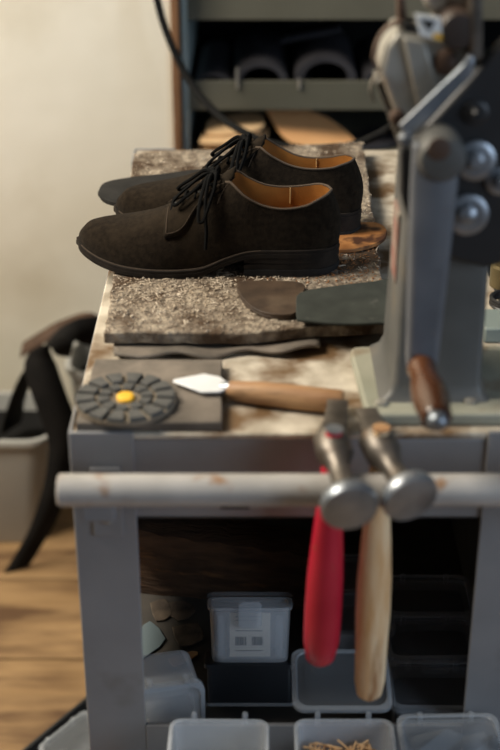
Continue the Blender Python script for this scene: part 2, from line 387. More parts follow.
# knife / spatula with wooden handle
k0, k1, k2 = PZ(173, 384, TT+.0125), PZ(227, 388, TT+.013), PZ(343, 401, TT+.0125)
kn = thing('spatula_knife', 'small spatula with pale diamond blade and worn wooden handle lying on slab', 'spatula', (k1.x, k1.y, SLZ))
d = (k2-k1); d.z = 0; Ld = d.length; d.normalize(); s_ = Vector((-d.y, d.x, 0))
B().lathe([(0, .0072), (.004, .0086), (.03, .0108), (.06, .0111), (.085, .0111), (Ld-.002, .0111), (Ld, .0100)], Vector((k1.x, k1.y, TT+.0112)), Vector((k2.x, k2.y, TT+.0112)), 18).build('handle', 'worn_wood', kn, smooth=40, world=True)
# ferrule
B().lathe([(0, .0050), (.008, .0070)], Vector((k1.x, k1.y, TT+.0125))-d*.006, Vector((k2.x, k2.y, TT+.0125)), 14).build('ferrule', 'steel', kn, smooth=40, world=True)
A = Vector((k1.x, k1.y, 0)); bl = [A+s_*.0035+d*.002, A-d*.010+s_*.016, A-d*.026+s_*.019, A-d*.050+s_*.002, A-d*.050-s_*.002, A-d*.020-s_*.016, A-d*.004-s_*.012, A-s_*.0035+d*.002]
B().prism([(p.x, p.y, SLZ+.0040) for p in bl], [(p.x, p.y, SLZ+.0058) for p in bl]).build('blade', 'blade', kn, world=True, bevel=.0006)

# dark sole, brown heel lift, rubber sheet, tan sole piece
def outline_sheet(name, m, pix, z, t, label, cat, smoothn=4, bevel=.0008, M=None, tiltfn=None):
    pts = path([Vector((*xy(px, py, z), 0)) for px, py in pix+[pix[0]]], smoothn)[:-1]
    bot = [(p.x, p.y, z+(tiltfn(p) if tiltfn else 0)) for p in pts]; top = [(x, y, zz+t) for x, y, zz in bot]
    return B().prism(bot, top).build(name, m, bevel=bevel, label=label, cat=cat)
outline_sheet('rubber_sole', 'black_rubber', [(98, 196), (104, 187), (125, 182), (160, 178), (200, 173), (235, 172), (240, 184), (210, 197), (165, 208), (130, 209), (106, 204)], MZ+.0015, .0055,
    'flat black rubber sole lying behind the shoes, its rounded end over the mat edge', 'shoe sole')
z_ = MZ+.001
hl = thing('heel_lift', 'brown leather half round heel lift lying on mat beside rubber sheet', 'heel lift', PZ(268, 298, MZ))
for k, (t0, t1) in enumerate(((0, .0028), (.003, .0058))):
    pts = path([Vector((*xy(px, py, MZ+.0035), 0)) for px, py in [(237, 290), (243, 301), (256, 312), (275, 317), (296, 315), (301, 300), (303, 286), (270, 283), (240, 284), (237, 290)]], 4)[:-1]
    B().prism([(p.x, p.y, MZ+.0008+t0) for p in pts], [(p.x, p.y, MZ+.0008+t1) for p in pts]).build('leather_layer', 'brown_leather', hl, world=True, bevel=.0005)
outline_sheet('rubber_sheet', 'green_rubber', [(297, 322), (296, 308), (300, 295), (330, 289), (372, 284), (398, 283), (400, 322), (380, 325), (340, 326)], MZ+.0068, .0030,
    'dark grey-green rubber sheet overlapping the brown heel lift', 'rubber sheet', 3)
outline_sheet('leather_sole_piece', 'orange_leather', [(318, 246), (330, 232), (352, 226), (376, 226), (386, 232), (384, 242), (366, 250), (340, 253)], MZ+.0008, .0042,
    'orange-brown scuffed leather heel piece lying at the heel of the shoes', 'heel piece', 4)

# ================================================================== SHOES
def build_shoe(name, heel, toe, m, label):          # heel, toe: points on the mat; m = +1: lateral side on the local -y side
    heel, toe = Vector(heel), Vector(toe); d = toe-heel; d.z = 0; L = d.length; ang = math.atan2(d.y, d.x)
    root = thing(name, label, 'shoe', heel, (0, 0, ang), 'brown suede shoes on the mat')
    # local: x heel->toe.  The wearer's left side is +y; the near side in the picture is local +y (x points to the picture's left)
    X = [0, .02, .06, .12, .2, .3, .4, .5, .6, .68, .75, .82, .88, .93, .97, 1.0]
    T = [math.acos(1-2*x) for x in X]
    LAT = [0, .017, .0265, .031, .033, .0325, .034, .0385, .0435, .0465, .0465, .0435, .0380, .0305, .0210, 0]
    MED = [0, .017, .0265, .030, .030, .0275, .027, .0310, .0390, .0450, .0465, .0425, .0355, .0275, .0185, 0]
    k = L/.29
    def wid(x, tab): return max(0, spline(T, tab, math.acos(max(-1, min(1, 1-2*x)))))*k
    def ax(x): return (-.004*math.sin(math.pi*min(1, x))+.006*max(0, x-.6)/.4)*-m*k      # curved centreline
    def zb(x): return spline([0, .24, .34, .42, .52, .78, .9, 1], [.0205, .020, .018, .011, .001, .0005, .005, .013], x)
    TH = .0075
    def ridge(x): return spline([0, .43, .5, .6, .68, .75, .82, .88, .93, .97, 1], [.090, .087, .079, .065, .053, .0455, .0400, .0345, .0285, .0215, .012], x)*k
    def topl(x, lat): 
        z = spline([0, .06, .12, .18, .24, .30, .36, .40, .44], [.0585, .055, .050, .047, .0475, .053, .066, .080, .090], x)*k
        return z+(0 if lat else .005*math.sin(math.pi*min(1, x/.42)))
    def hgt(x, lat): 
        if x <= .40: return topl(x, lat)
        if x >= .48: return ridge(x)
        t = (x-.40)/.08; return topl(.40, lat)*(1-t)+ridge(.48)*t
    def gap(x): return spline([0, .02, .06, .12, .2, .28, .34, .39, .43, .47, .55, .62, .66, 1], [0, .011, .020, .026, .030, .031, .028, .021, .013, .009, .006, .0025, 0, 0], x)
    def pw(x): return spline([0, .35, .45, .6, 1], [1.7, 1.6, 1.3, .92, .80], x)
    def surf(x, phi, side, off=0):                   # side=+1 -> +y
        lat = (side == m); a = max(0, wid(x, LAT if lat else MED)-.0025*k); bb = min(gap(x), a*.95); h = hgt(x, lat)
        s = math.sin(phi); c = max(0, math.cos(phi))
        y = bb+(a-bb)*c**pw(x); z = h*s**(1 if x < .5 else 1-.12*min(1, (x-.5)/.3))
        xx = x*L
        hw = max(0, 1-x/.12); xx += hw*(-.0035*math.sin(math.pi*min(1, s))+.009*s*s)
        tw = max(0, (x-.9)/.1); xx -= tw*.005*s*s
        return Vector((xx, ax(x)+side*(y+off*c), zb(x)+TH+z+off*s))
    ts = [math.pi*i/64 for i in range(65)]; xs = [(1-math.cos(t))/2 for t in ts]; xs[0] = .0; phis = [math.pi/2*j/18 for j in range(19)]
    def shell(off=0):
        b = B()
        for side in (1, -1): b.grid([[surf(x, p, side, off) for p in phis] for x in xs])
        return b
    up = shell().build('upper', 'suede', root, smooth=60, weld=True)
    # lining: the same skin pushed inward
    def inner(x, phi, side):
        p = surf(x, phi, side); cx_ = min(max(x, .04), .9)
        c = Vector((cx_*L, ax(x), zb(x)+TH+.03)); q = p.copy(); v = Vector((c.x-p.x if x < .06 or x > .85 else 0, c.y-p.y, 0))
        if v.length > 1e-6: q += v.normalized()*min(.0022, v.length)
        if x > .5: q.z -= .0025*math.sin(phi)
        return q
    b = B()
    for side in (1, -1): b.grid([[inner(x, p, side) for p in phis] for x in xs if x <= .93])
    li = b.build('lining', 'lining', root, smooth=60, weld=True)
    g = [[Vector((x*L, ax(x)+s*max(0, wid(x, LAT if ((s > 0) == (m > 0)) else MED)-.004), zb(x)+TH+.003)) for s in (1, .5, 0, -.5, -1)] for x in [.015+.05*i for i in range(19)]]
    B().grid(g).build('insole', 'lining', root, smooth=True)
    # rim of the opening
    loop = [surf(x, math.pi/2, 1) for x in xs if x <= .47][::-1]+[surf(x, math.pi/2, -1) for x in xs if x <= .47][1:]
    B().tube(loop, .0013, 6).build('topline_edge', 'stitch', root, smooth=True)
    # seam inside the heel quarter
    for side in (1, -1):
        B().tube([inner(.19, p, side)+Vector((0, -side*.0006, 0)) for p in phis[8:]], .0007, 5).build('lining_seam', 'pale_stitch', li, smooth=True)
    # outsole and welt
    def sole_pts(x, e, z0, z1):
        l, r = wid(x, LAT if m > 0 else MED)+e, wid(x, MED if m > 0 else LAT)+e
        if x <= 0 or x >= 1: l = r = 0
        return [(x*L+(e if x >= 1 else (-e if x <= 0 else 0)), ax(x)+l, z0), (x*L+(e if x >= 1 else (-e if x <= 0 else 0)), ax(x)+l, z1), (x*L+(e if x >= 1 else (-e if x <= 0 else 0)), ax(x)-r, z1), (x*L+(e if x >= 1 else (-e if x <= 0 else 0)), ax(x)-r, z0)]
    def ee(x): return .0012+.0022*min(1, max(0, (x-.3)/.2))
    b = B(); b.rings([sole_pts(x, ee(x), zb(x), zb(x)+TH*.55) for x in xs], False, False)
    so = b.build('outsole', 'welt', root, smooth=40, weld=True)
    b = B(); b.rings([sole_pts(x, ee(x)-.0006, zb(x)+TH*.58, zb(x)+TH) for x in xs], False, False)
    we = b.build('welt', 'welt', root, smooth=40, weld=True)
    for side in (1, -1):
        q = [Vector((x*L, ax(x)+side*(wid(x, LAT if side == m else MED)+ee(x)*.1), zb(x)+TH+.0002)) for x in xs if .28 < x < .985]
        B().tube(q, .0006, 4).build('welt_stitching', 'stitch', we, smooth=True)
    hx = [x for x in xs if x < .345]+[.35]
    he = None
    for q, (f0, f1) in enumerate(((0, .33), (.34, .66), (.67, .995))):
        b = B(); b.rings([sole_pts(x, .001-.0010*(1-f0) if q else .0012, zb(.1)*f0, zb(x)*f1) for x in hx], False, True)
        o = b.build('heel' if q == 0 else 'heel_layer', 'black_rubber' if q == 0 else 'welt', root if q == 0 else he, smooth=40, weld=True)
        he = he or o
    # facings (eyestays): patches lying on the upper
    for side in (1, -1):
        def low(x): return spline([.42, .48, .53, .57, .60, .65], [.80, .72, .60, .42, .37, .38], x)
        g = []
        xx_ = [.425+.222*i/24 for i in range(25)]
        for x in xx_:
            p0 = low(x); g.append([surf(x, (p0+(.995-p0)*j/9)*math.pi/2, side, .0016) for j in range(10)])
        fa = B().grid(g).build('facing', 'suede', root, smooth=60, solid=.0016)
        st = [surf(x, (low(x)+.05)*math.pi/2, side, .0027) for x in xx_[:-1]]+[surf(.6385, (.45+.06*q)*math.pi/2, side, .0027) for q in range(8)]
        B().tube(st, .0005, 4).build('facing_stitching', 'stitch', fa, smooth=True)
        # quarter seam running back from the facing
        B().tube([surf(.45-.05*t, (.55+.40*t)*math.pi/2, side, .0008) for t in [i/8 for i in range(9)]], .0006, 4).build('quarter_stitching', 'stitch', up, smooth=True)
        for x in (.475, .52, .565, .61):
            p = surf(x, .90*math.pi/2, side, .0026); B().lathe([(0, .0021), (.001, .0021)], p-Vector((0, 0, .0008)), p+Vector((0, side*.3, 1)), 10).build('eyelet', 'black_iron', fa, smooth=30)
    # tongue
    g = []
    for i in range(25):
        x = .66-.27*i/24; zc_ = zb(x)+TH+ (ridge(x) if x > .46 else ridge(.46)+(.46-x)*.10)-.003
        g.append([Vector((x*L, ax(x)+.019*s*(1 if i < 21 else math.sqrt(max(.05, 1-((i-20)/4.6)**2))), zc_-.008*s*s)) for s in [-1, -.66, -.33, 0, .33, .66, 1]])
    B().grid(g).build('tongue', 'suede', root, smooth=True, solid=.0022)
    # laces
    def top(x, y): return zb(x)+TH+hgt(x, True)+.0034-.008*(abs(y)/.017)**2
    for x in (.478, .523, .568, .613):
        B().tube(path([Vector(((x+.012*q)*L, ax(x)+y, top(x, y))) for y, q in ((-.0165, 0), (-.008, .3), (0, .5), (.008, .7), (.0165, 1))], 4), .0021, 6, .7).build('lace_row', 'lace', root, smooth=True)
    kx = .468; K = Vector((kx*L, ax(kx), top(kx, 0)+.003))
    bow = B().lathe([(-.005, .002), (-.003, .0045), (0, .0055), (.003, .0045), (.005, .002)], K, K+Vector((.3, 1, 0)), 10).build('lace_knot', 'lace', root, smooth=True)
    def off(s, dx, dy, z): return Vector((K.x+dx, ax(kx)+s*dy, z))
    for s in (1, -1):
        zz = K.z
        lp = path([K, off(s, .010, .007, zz+.003), off(s, .026, .012, zz-.009), off(s, .036, .017, zz-.017), off(s, .041, .021, zz-.023), off(s, .038, .024, zz-.025), off(s, .029, .021, zz-.018), off(s, .018, .016, zz-.010), off(s, .004, .007, zz+.002), K], 7)
        B().tube(lp, .0022, 6, .8).build('lace_loop', 'lace', bow, smooth=True)
        lp = path([K, off(s, .003, .014, zz+.003), off(s, .006, .026, zz-.012), off(s, .006, .035, zz-.030), off(s, .005, .0385, zz-.048), off(s, .006, .0410, zz-.066)], 7)
        B().tube(lp, .0020, 6, .8).build('lace_end', 'lace', bow, smooth=True)
        lp = path([K, off(s, -.003, .012, zz+.005), off(s, -.002, .023, zz-.006), off(s, .003, .0325, zz-.022), off(s, .008, .0365, zz-.036), off(s, .013, .0365, zz-.036), off(s, .012, .0300, zz-.018), off(s, .006, .012, zz+.002), K], 7)
        B().tube(lp, .0022, 6, .8).build('lace_loop', 'lace', bow, smooth=True)
    return root
GZ = MZ+.0014
build_shoe('derby_shoe', PZ(338, 265, GZ), PZ(79, 257, GZ), 1, 'dark brown suede derby shoe in front, its heel beside the brown heel lift')
build_shoe('derby_shoe', PZ(360, 230, GZ), PZ(118, 220, GZ), -1, 'dark brown suede derby shoe behind the other, beside the black rubber sole')

# ================================================================== HAMMERS ON THE RAIL
def hammer(name, eye_px, face_px, tip_px, low_px, hm, label, tipstyle):
    EZ = TT+.012
    e = PZ(*eye_px, EZ+.012); f = PZ(face_px[0], face_px[1]+5, EZ-.014); lo = P(*low_px, e.y+.002); tip = PZ(*tip_px, EZ+.006)
    root = thing(name, label, 'hammer', (e.x, e.y, lo.z))
    hc = Vector((e.x, e.y, EZ)); ax_ = (f-hc).normalized()
    Lf = (f-hc).length
    # head: eye block, neck, round face
    he = B().lathe([(-.016, .0125), (-.012, .0150), (.008, .0155), (.014, .0125), (.024, .0092), (Lf-.024, .0095), (Lf-.016, .0130)], hc, f, 20, True, True).build('head', 'forged', root, smooth=50, world=True)
    B().lathe([(Lf-.017, .0130), (Lf-.011, .0215), (Lf-.006, .0236), (Lf-.001, .0236), (Lf+.0018, .0222), (Lf+.0035, .0150), (Lf+.004, .004)], hc, f, 28).build('striking_face', 'steel', he, smooth=40, world=True)
    dt = tip-hc; 
    up_ = Vector((0, 0, 1)); sd = dt.cross(up_).normalized()
    def rg(c, w_, h): return [c+sd*w_*x+up_*h*z for x, z in ((-1, -.7), (-.7, -1), (.7, -1), (1, -.7), (1, .7), (.7, 1), (-.7, 1), (-1, .7))]
    B().rings([rg(hc-ax_*.010, .0120, .0125), rg(hc+dt*.45, .0105, .0085), rg(hc+dt*.8, .0092, .0045), rg(tip, .0095, .0016)]).build('peen', 'forged', he, smooth=40, world=True)
    # handle through the eye, hanging down behind the rail
    up = hc+Vector((0, 0, .0185)); d = lo-up; Lh = d.length
    prof = [(0, .0062), (.006, .0074), (.03, .0088), (.07, .0108), (.11, .0140), (.15, .0164), (.19, .0170), (.22, .0166), (Lh-.02, .0160), (Lh-.006, .0135), (Lh-.001, .0085), (Lh, .004)]
    if hm == 'pale_wood': prof = [(t, r*(.94 if t < .2 else .90)) for t, r in prof]
    hd = B().lathe(prof, up, lo, 22, sq=.95).build('handle', hm, root, smooth=60, world=True)
    B().lathe([(-.0008, .0076), (.0006, .0076)], up, lo, 14).build('handle_end', 'worn_wood' if hm == 'pale_wood' else 'steel', hd, smooth=30, world=True)
    return root
hammer('shoemaker_hammer', (334, 436), (350, 503), (338, 401), (320, 662), 'red_paint', 'shoemaker hammer with glossy red handle hanging over the rail', 0)
hammer('shoemaker_hammer', (381, 435), (411, 494), (366, 409), (369, 697), 'pale_wood', 'shoemaker hammer with bare pale wooden handle hanging over the rail', 1)

# ================================================================== HAND-CRANKED SOLE CUTTER
mc = thing('hand_cranked_cutter', 'grey cast iron hand cranked leather cutter with black head and wooden grip', 'machine', (.19, 1.15, TT))
bz0, bz1 = TT+.0002, TT+.012
pp = [xy(367, 414, bz1), xy(349, 346, bz1), (.245, PZ(349, 346, bz1).y+.004), (.250, PZ(367, 414, bz1).y)]
rp = []
for i, p in enumerate(pp):
    a, c = Vector(pp[i-1]), Vector(pp[(i+1) % 4]); p = Vector(p); r = .012
    for t in (0, .33, .67, 1): 
        s0 = p+(a-p).normalized()*r; s1 = p+(c-p).normalized()*r; rp.append(tuple(((s0*(1-t)+p*t)*(1-t)+(p*(1-t)+s1*t)*t)))
bumpsheet(rp, bz0, bz1).build('base_plate', 'machine_plate', mc, world=True, bevel=.003, seg=3)
cx0, cx1, cy0, cy1 = .126, .204, 1.092, 1.198
def crect(x0, x1, y0, y1, z, r=.006): 
    return [Vector(v) for v in rrect(x1-x0, y1-y0, r, z, 3, (x0+x1)/2, (y0+y1)/2)]
ctop = P(440, 120, 1.1).z
B().rings([crect(cx0-.012, cx1+.008, cy0-.006, cy1+.006, bz1), crect(cx0-.004, cx1+.003, cy0-.002, cy1+.002, bz1+.006), crect(cx0, cx1, cy0, cy1, bz1+.016), crect(cx0+.004, cx1-.002, cy0, cy1-.006, TT+.20), crect(cx0+.004, cx1-.002, cy0, cy1-.006, ctop)]).build('column', 'machine_grey', mc, world=True, smooth=40)
for px, py in ((381, 404), (470, 402)):
    c = PZ(px, py, bz1); B().lathe([(0, .006), (.003, .0055), (.004, .003)], c, c+Vector((0, 0, 1)), 6).build('bolt', 'machine_metal', mc, world=True, smooth=30)
# red and white sticker on the column's left flank
c0, c1 = P(397, 205, 1.15), P(396, 272, 1.15)
B().box((cx0+.0005, 1.125, c1.z), (cx0+.0030, 1.165, c0.z)).build('sticker', 'sticker', mc, world=True)
def pprism(pix, D0, D1, name, m, parent=mc, bevel=.002, **kw):
    bot = [P(x, y, D0) for x, y in pix]; top = [Vector((p.x, D1, p.z)) for p in bot]
    return B().prism(bot, top).build(name, m, parent, world=True, bevel=bevel, **kw)
# black casting
pprism([(402, 152), (425, 128), (470, 78), (500, 45), (575, -30), (580, 180), (545, 235), (515, 262), (485, 269), (455, 262), (425, 245), (408, 222), (401, 195)], 1.074, 1.090, 'head_casting', 'black_iron', bevel=.004)
pprism([(471, -70), (483, -70), (483, 60), (471, 62)], 1.074, 1.10, 'upright', 'forged')
# bluish polished blade edge along the slanted top of the casting
pprism([(399, 126), (462, 66), (470, 54), (475, 60), (473, 76), (408, 141)], 1.068, 1.0735, 'cutter_blade', 'steel', bevel=.0015)
# slanted metal feed block
pprism([(386, 48), (398, 31), (425, 36), (447, 41), (470, 48), (468, 60), (405, 127), (394, 112), (380, 74)], 1.097, 1.150, 'feed_block', 'machine_metal', bevel=.004, seg=3)
pprism([(403, 38), (426, 42), (440, 92), (418, 110)], 1.091, 1.0965, 'feed_face', 'machine_metal', bevel=.002)
pprism([(375, 82), (387, 80), (414, 140), (413, 160), (400, 150)], 1.12, 1.16, 'guide_arm', 'machine_grey', bevel=.003)
# curved brown leather-covered guard and thin lower guard
def guard(pix, D0, D1, name, m):
    pts = path([P(x, y, D0) for x, y in pix], 6); g = [[p, Vector((p.x, D1, p.z))] for p in pts]
    return B().grid(g).build(name, m, mc, world=True, smooth=True, solid=.0022)
guard([(402, 22), (388, 28), (378, 42), (374, 58), (378, 72)], 1.10, 1.108, 'curved_guard', 'rust_brown')
guard([(386, 73), (376, 78), (371, 90), (374, 102)], 1.115, 1.122, 'lower_guard', 'machine_grey')
pprism([(397, -8), (404, -12), (408, 24), (398, 28)], 1.11, 1.125, 'spring_hook', 'rust_brown')
pprism([(403, 22), (412, 24), (430, 38), (404, 36)], 1.10, 1.12, 'feed_cap', 'black_iron')
# label with black triangle
lb = pprism([(415, 14), (441, 18), (442, 40), (420, 36)], 1.066, 1.0685, 'warning_label', 'white_label', bevel=.0003)
pprism([(420, 19), (436, 21), (429, 32)], 1.0654, 1.0662, 'printed_triangle', 'black_print', lb, bevel=0)
pprism([(433, 33), (442, 34), (442, 40), (434, 38.5)], 1.0654, 1.0662, 'yellow_corner', 'yellow', lb, bevel=0)
# rollers / knobs: all axes point at the room
def disc(px, py, D, prof, name, m, parent=mc, n=24):
    c = P(px, py, D); return B().lathe(prof, c, c+Vector((0, -1, 0)), n).build(name, m, parent, world=True, smooth=40)
disc(455, 24, 1.10, [(0, .0155), (.02, .0155), (.024, .013), (.0245, .008)], 'roller_knob', 'dark_knob')
disc(434, -6, 1.12, [(0, .010), (.02, .010), (.023, .007)], 'white_knob', 'machine_metal')
pprism([(424, 24), (436, 25), (436, 36), (424, 35)], 1.0686, 1.0965, 'label_stem', 'machine_grey', bevel=.0005)
disc(446, 62, 1.097, [(0, .010), (.004, .010), (.006, .007)], 'feed_boss', 'rust_brown')
pprism([(430, -30), (468, -30), (470, 46), (440, 40), (432, 10)], 1.10, 1.14, 'top_housing', 'machine_metal', bevel=.004)
disc(397, 116, 1.10, [(0, .0065), (.006, .0065), (.008, .004)], 'pivot_screw', 'rust_brown', n=10)
disc(405, 138, 1.068, [(0, .006), (.007, .006), (.009, .004)], 'pivot_bolt', 'steel', n=10)
for px, py, r in ((475, 160, .0165), (467, 214, .0175), (500, 180, .012), (476, 112, .010)):
    w0 = disc(px, py, 1.0735, [(0, r), (.003, r), (.0045, r*.8), (.0045, r*.62)], 'washer', 'steel' if r > .011 else 'black_iron')
    disc(px, py, 1.069, [(0, r*.5), (.005, r*.48), (.008, r*.25)], 'bolt_head', 'steel' if r > .011 else 'black_iron', w0, 8)
pprism([(401, 150), (414, 152), (416, 236), (410, 226), (402, 200)], 1.060, 1.0735, 'dark_slot', 'black_iron', bevel=.001)  # black piece standing in for the dark slot between column and arm
# crank: boss, tapered arm, wooden grip towards the room
KD = 1.050
boss = disc(437, 146, 1.0735, [(0, .019), (.016, .0195), (.031, .0195), (.036, .0165), (.037, .012), (.037, .001)], 'crank_boss', 'machine_grey')
disc(439, 149, 1.0366, [(0, .0092), (.001, .0090), (.0018, .005)], 'shaft_end', 'rust_brown', boss)
a_, b__ = P(436, 150, KD), P(421, 372, KD)
dd = (b__-a_).normalized(); ss = Vector((dd.z, 0, -dd.x))
def arm_ring(c, w_, t): return [c+ss*w_*x+Vector((0, t*y, 0)) for x, y in ((-1, -.6), (-.75, -1), (.75, -1), (1, -.6), (1, .6), (.75, 1), (-.75, 1), (-1, .6))]
Lc = (b__-a_).length
B().rings([arm_ring(a_-dd*.006, .0185, .007), arm_ring(a_+dd*.03, .0185, .008), arm_ring(a_+dd*Lc*.5, .0165, .008), arm_ring(a_+dd*(Lc-.012), .0135, .008), arm_ring(a_+dd*(Lc+.004), .0110, .007)]).build('crank_arm', 'crank_paint', mc, world=True, bevel=.002, smooth=40)
g0 = P(421, 366, KD-.008); g1 = g0+Vector((.0035, -.092, -.003)); Lg = .092
gr = B().lathe([(0, .0105), (.004, .0125), (.010, .0118), (.018, .0108), (.034, .0138), (.052, .0152), (.066, .0142), (.078, .0120), (.084, .0125), (.087, .0105)], g0, g1, 24).build('crank_grip', 'grip_wood', mc, world=True, smooth=50)
B().lathe([(.086, .0085), (.091, .0085), (.095, .0062), (.0965, .003)], g0, g1, 16).build('grip_nut', 'steel', gr, world=True, smooth=40)

# odds and ends on the table beyond the machine
c = PZ(494, 338, TT); B().box((c.x-.012, c.y-.012, TT+.0002), (c.x+.05, c.y+.035, TT+.016)).build('mint_tin', 'mint_tin', bevel=.002, label='flat mint green tin standing behind the cutter column', cat='tin')
c = PZ(494, 312, TT)
B().tube([Vector((c.x+.018+.020*math.cos(a), c.y+.01+.020*math.sin(a), TT+.0035+.0030*a/6.28)) for a in [i*.35 for i in range(54)]], .0022, 6).build('wire_coil', 'black_iron', smooth=True, label='small coil of black wire beyond the mint tin', cat='wire')
c = PZ(493, 285, TT)
B().lathe([(0, .016), (.022, .016), (.024, .012), (.030, .012), (.032, .007), (.034, .007)], Vector((c.x+.012, c.y, TT+.0002)), Vector((c.x+.012, c.y, 2)), 20).build('brass_cup', 'brass', smooth=40, label='small brass cup standing behind the black machine head', cat='cup')

# ================================================================== CLEAR BOXES ON THE LOWER SHELF
BW, BD, BH = .094, .072, .056
def box_body(w_, d, h, r=.011):
    b = B(); t = .0014
    b.rings([rrect(w_*.88, d*.88, r, 0), rrect(w_*.90, d*.90, r, .002), rrect(w_-.004, d-.004, r, h-.004), rrect(w_, d, r, h-.003), rrect(w_, d, r, h),
             rrect(w_-.004-2*t, d-.004-2*t, r*.85, h), rrect(w_*.90-2*t, d*.90-2*t, r*.85, .0035)])
    return b
def box_lid(w_, d, r=.011):                          # local: z=0 underside, hinge edge along +y
    b = B(); b.rings([rrect(w_+.002, d+.002, r, 0), rrect(w_+.002, d+.002, r, .0045), rrect(w_-.006, d-.006, r, .0052), rrect(w_-.010, d-.010, r, .0030), rrect(w_-.020, d-.020, r*.8, .0030), rrect(w_-.022, d-.022, r*.8, .0052)])
    return b
def clear_box(loc, rot, label, lid='closed', w_=BW, d=BD, h=BH, group='small clear boxes in the workbench', m=('clear', 'clear_rim')):
    root = thing('clear_box', label, 'box', loc, rot, group)
    box_body(w_, d, h).build('body', m[0], root, smooth=40)
    B().rings([rrect(w_+.0016, d+.0016, .0115, h-.004), rrect(w_+.0016, d+.0016, .0115, h-.0012), rrect(w_-.0032, d-.0032, .0105, h+.0004), rrect(w_-.0032, d-.0032, .0105, h-.004)], False, False).build('rim', m[1], root, smooth=40)
    ld = None
    if lid == 'closed':
        ld = box_lid(w_, d).build('lid', m[0], root, smooth=40); ld.location = (0, 0, h+.0008)
    elif lid == 'open':
        ld = box_lid(w_, d).build('lid', 'clear', root, smooth=40); ld.location = (0, d/2+.004, h+.002); ld.rotation_euler = (R(12), 0, 0)
        ld.data.transform(Matrix.Translation((0, d/2+.003, 0)))
    if ld:
        y0 = d/2+.003 if lid == 'open' else 0
        B().rings([rrect(a_w, a_d, .011, z, 5, 0, y0) for a_w, a_d, z in ((w_+.0026, d+.0026, -.0002), (w_+.0026, d+.0026, .0046), (w_-.006, d-.006, .0056), (w_-.008, d-.008, .0044))], False, False).build('lid_rim', 'lid_edge', ld, smooth=40)
    for s in (-1, 1):
        hb = B().box((s*w_*.26-.0025, d/2-.001, h-.008), (s*w_*.26+.0025, d/2+.0045, h+.0055))
        hb.build('hinge', m[1], root, bevel=.0008)
    if lid != 'open':
        B().box((-w_*.15, -d/2-.0035, h-.013), (w_*.15, -d/2-.0003, h+(.004 if lid == 'closed' else -.002))).build('latch', m[1], root, bevel=.001)
    return root
def pegs(root, n, w_, d, m, seed, z0=.004, zt=.03, ln=(.008, .016)):
    r_ = random.Random(seed); b = B()
    for _ in range(n):
        M = Matrix.Translation((r_.uniform(-w_*.36, w_*.36), r_.uniform(-d*.34, d*.34), r_.uniform(z0+.003, zt))) @ Euler((r_.uniform(-.5, .5), r_.uniform(-.6, .6), r_.uniform(0, 6.3))).to_matrix().to_4x4()
        l = r_.uniform(*ln); b.box((-l/2, -.0009, -.0009), (l/2, .0009, .0009), M)
    M = wmat(root); b.v = [M @ v for v in b.v]
    return b
ry = YF-.0025-.0045-BD/2
def rowx(px, py, z): return PZ(px, py, z).x
bx1 = clear_box((PZ(219, 720, LZ+BH).x, ry, LZ+.0003), (0, 0, R(-1)), 'open clear plastic box without a lid, pale bits inside, on the ledge', 'none', m=('milky', 'clear_rim'))
bx2 = clear_box((PZ(343, 718, LZ+BH).x, ry, LZ+.0003), (0, 0, 0), 'open clear plastic box with lid folded back, filled with wooden pegs', 'open', m=('milky', 'clear_rim'))
bx3 = clear_box((PZ(446, 716, LZ+BH).x, ry, LZ+.0003), (0, 0, R(1.5)), 'closed clear plastic box with creased sheet inside, beside the peg box', 'closed')
pegs(bx2, 420, BW, BD, 'peg', 4, zt=.037).build('wooden_pegs', 'peg', kind='stuff', label='heap of tiny wooden pegs filling the open clear box', cat='pegs')
pegs(bx1, 160, BW, BD, 'white_label', 5, zt=.020).build('pale_tacks', 'white_label', kind='stuff', label='loose pale tacks in the open clear box without lid', cat='tacks')
# creased film in the third box
M3 = wmat(bx3)
g = [[M3 @ Vector((-.036+.072*i/4, -.026+.052*j/3, .048+.005*((i+2*j) % 3-1))) for j in range(4)] for i in range(5)]
B().grid(g).build('creased_film', 'film', smooth=False, label='creased plastic film inside the closed clear box', cat='film')
rh = .056
for k, (px, py, lab) in enumerate(((436, 684, 'closed dark-filled clear box right behind the box with creased film'), (431, 636, 'middle closed clear box of the row along the dark side panel'), (428, 594, 'closed clear box farthest back along the dark side panel'))):
    c = PZ(px, py, SHZ+rh+.006); bb_ = clear_box((c.x, c.y, SHZ+.0003), (0, 0, R((-1, 1.5, -.5)[k])), lab, 'closed')
    Mi = wmat(bb_); b = B(); b.rings([rrect(BW*.8, BD*.8, .008, .0045), rrect(BW*.86, BD*.86, .008, .044)]); b.v = [Mi @ v for v in b.v]
    b.build('dark_findings', 'bin_dark', kind='stuff', label='dark findings filling '+('the clear box behind the creased film box', 'the middle closed clear box by the side panel', 'the farthest closed clear box by the side panel')[k], cat='findings')
for k, (px, py, lab) in enumerate(((338, 612, 'closed clear box between the hammer handles, front one of two'), (338, 572, 'closed clear box between the hammer handles, rear one of two'))):
    c = PZ(px, py, SHZ+rh+.006); clear_box((c.x+.012, c.y, SHZ+.0003), (0, 0, R(1-2*k)), lab, 'closed')
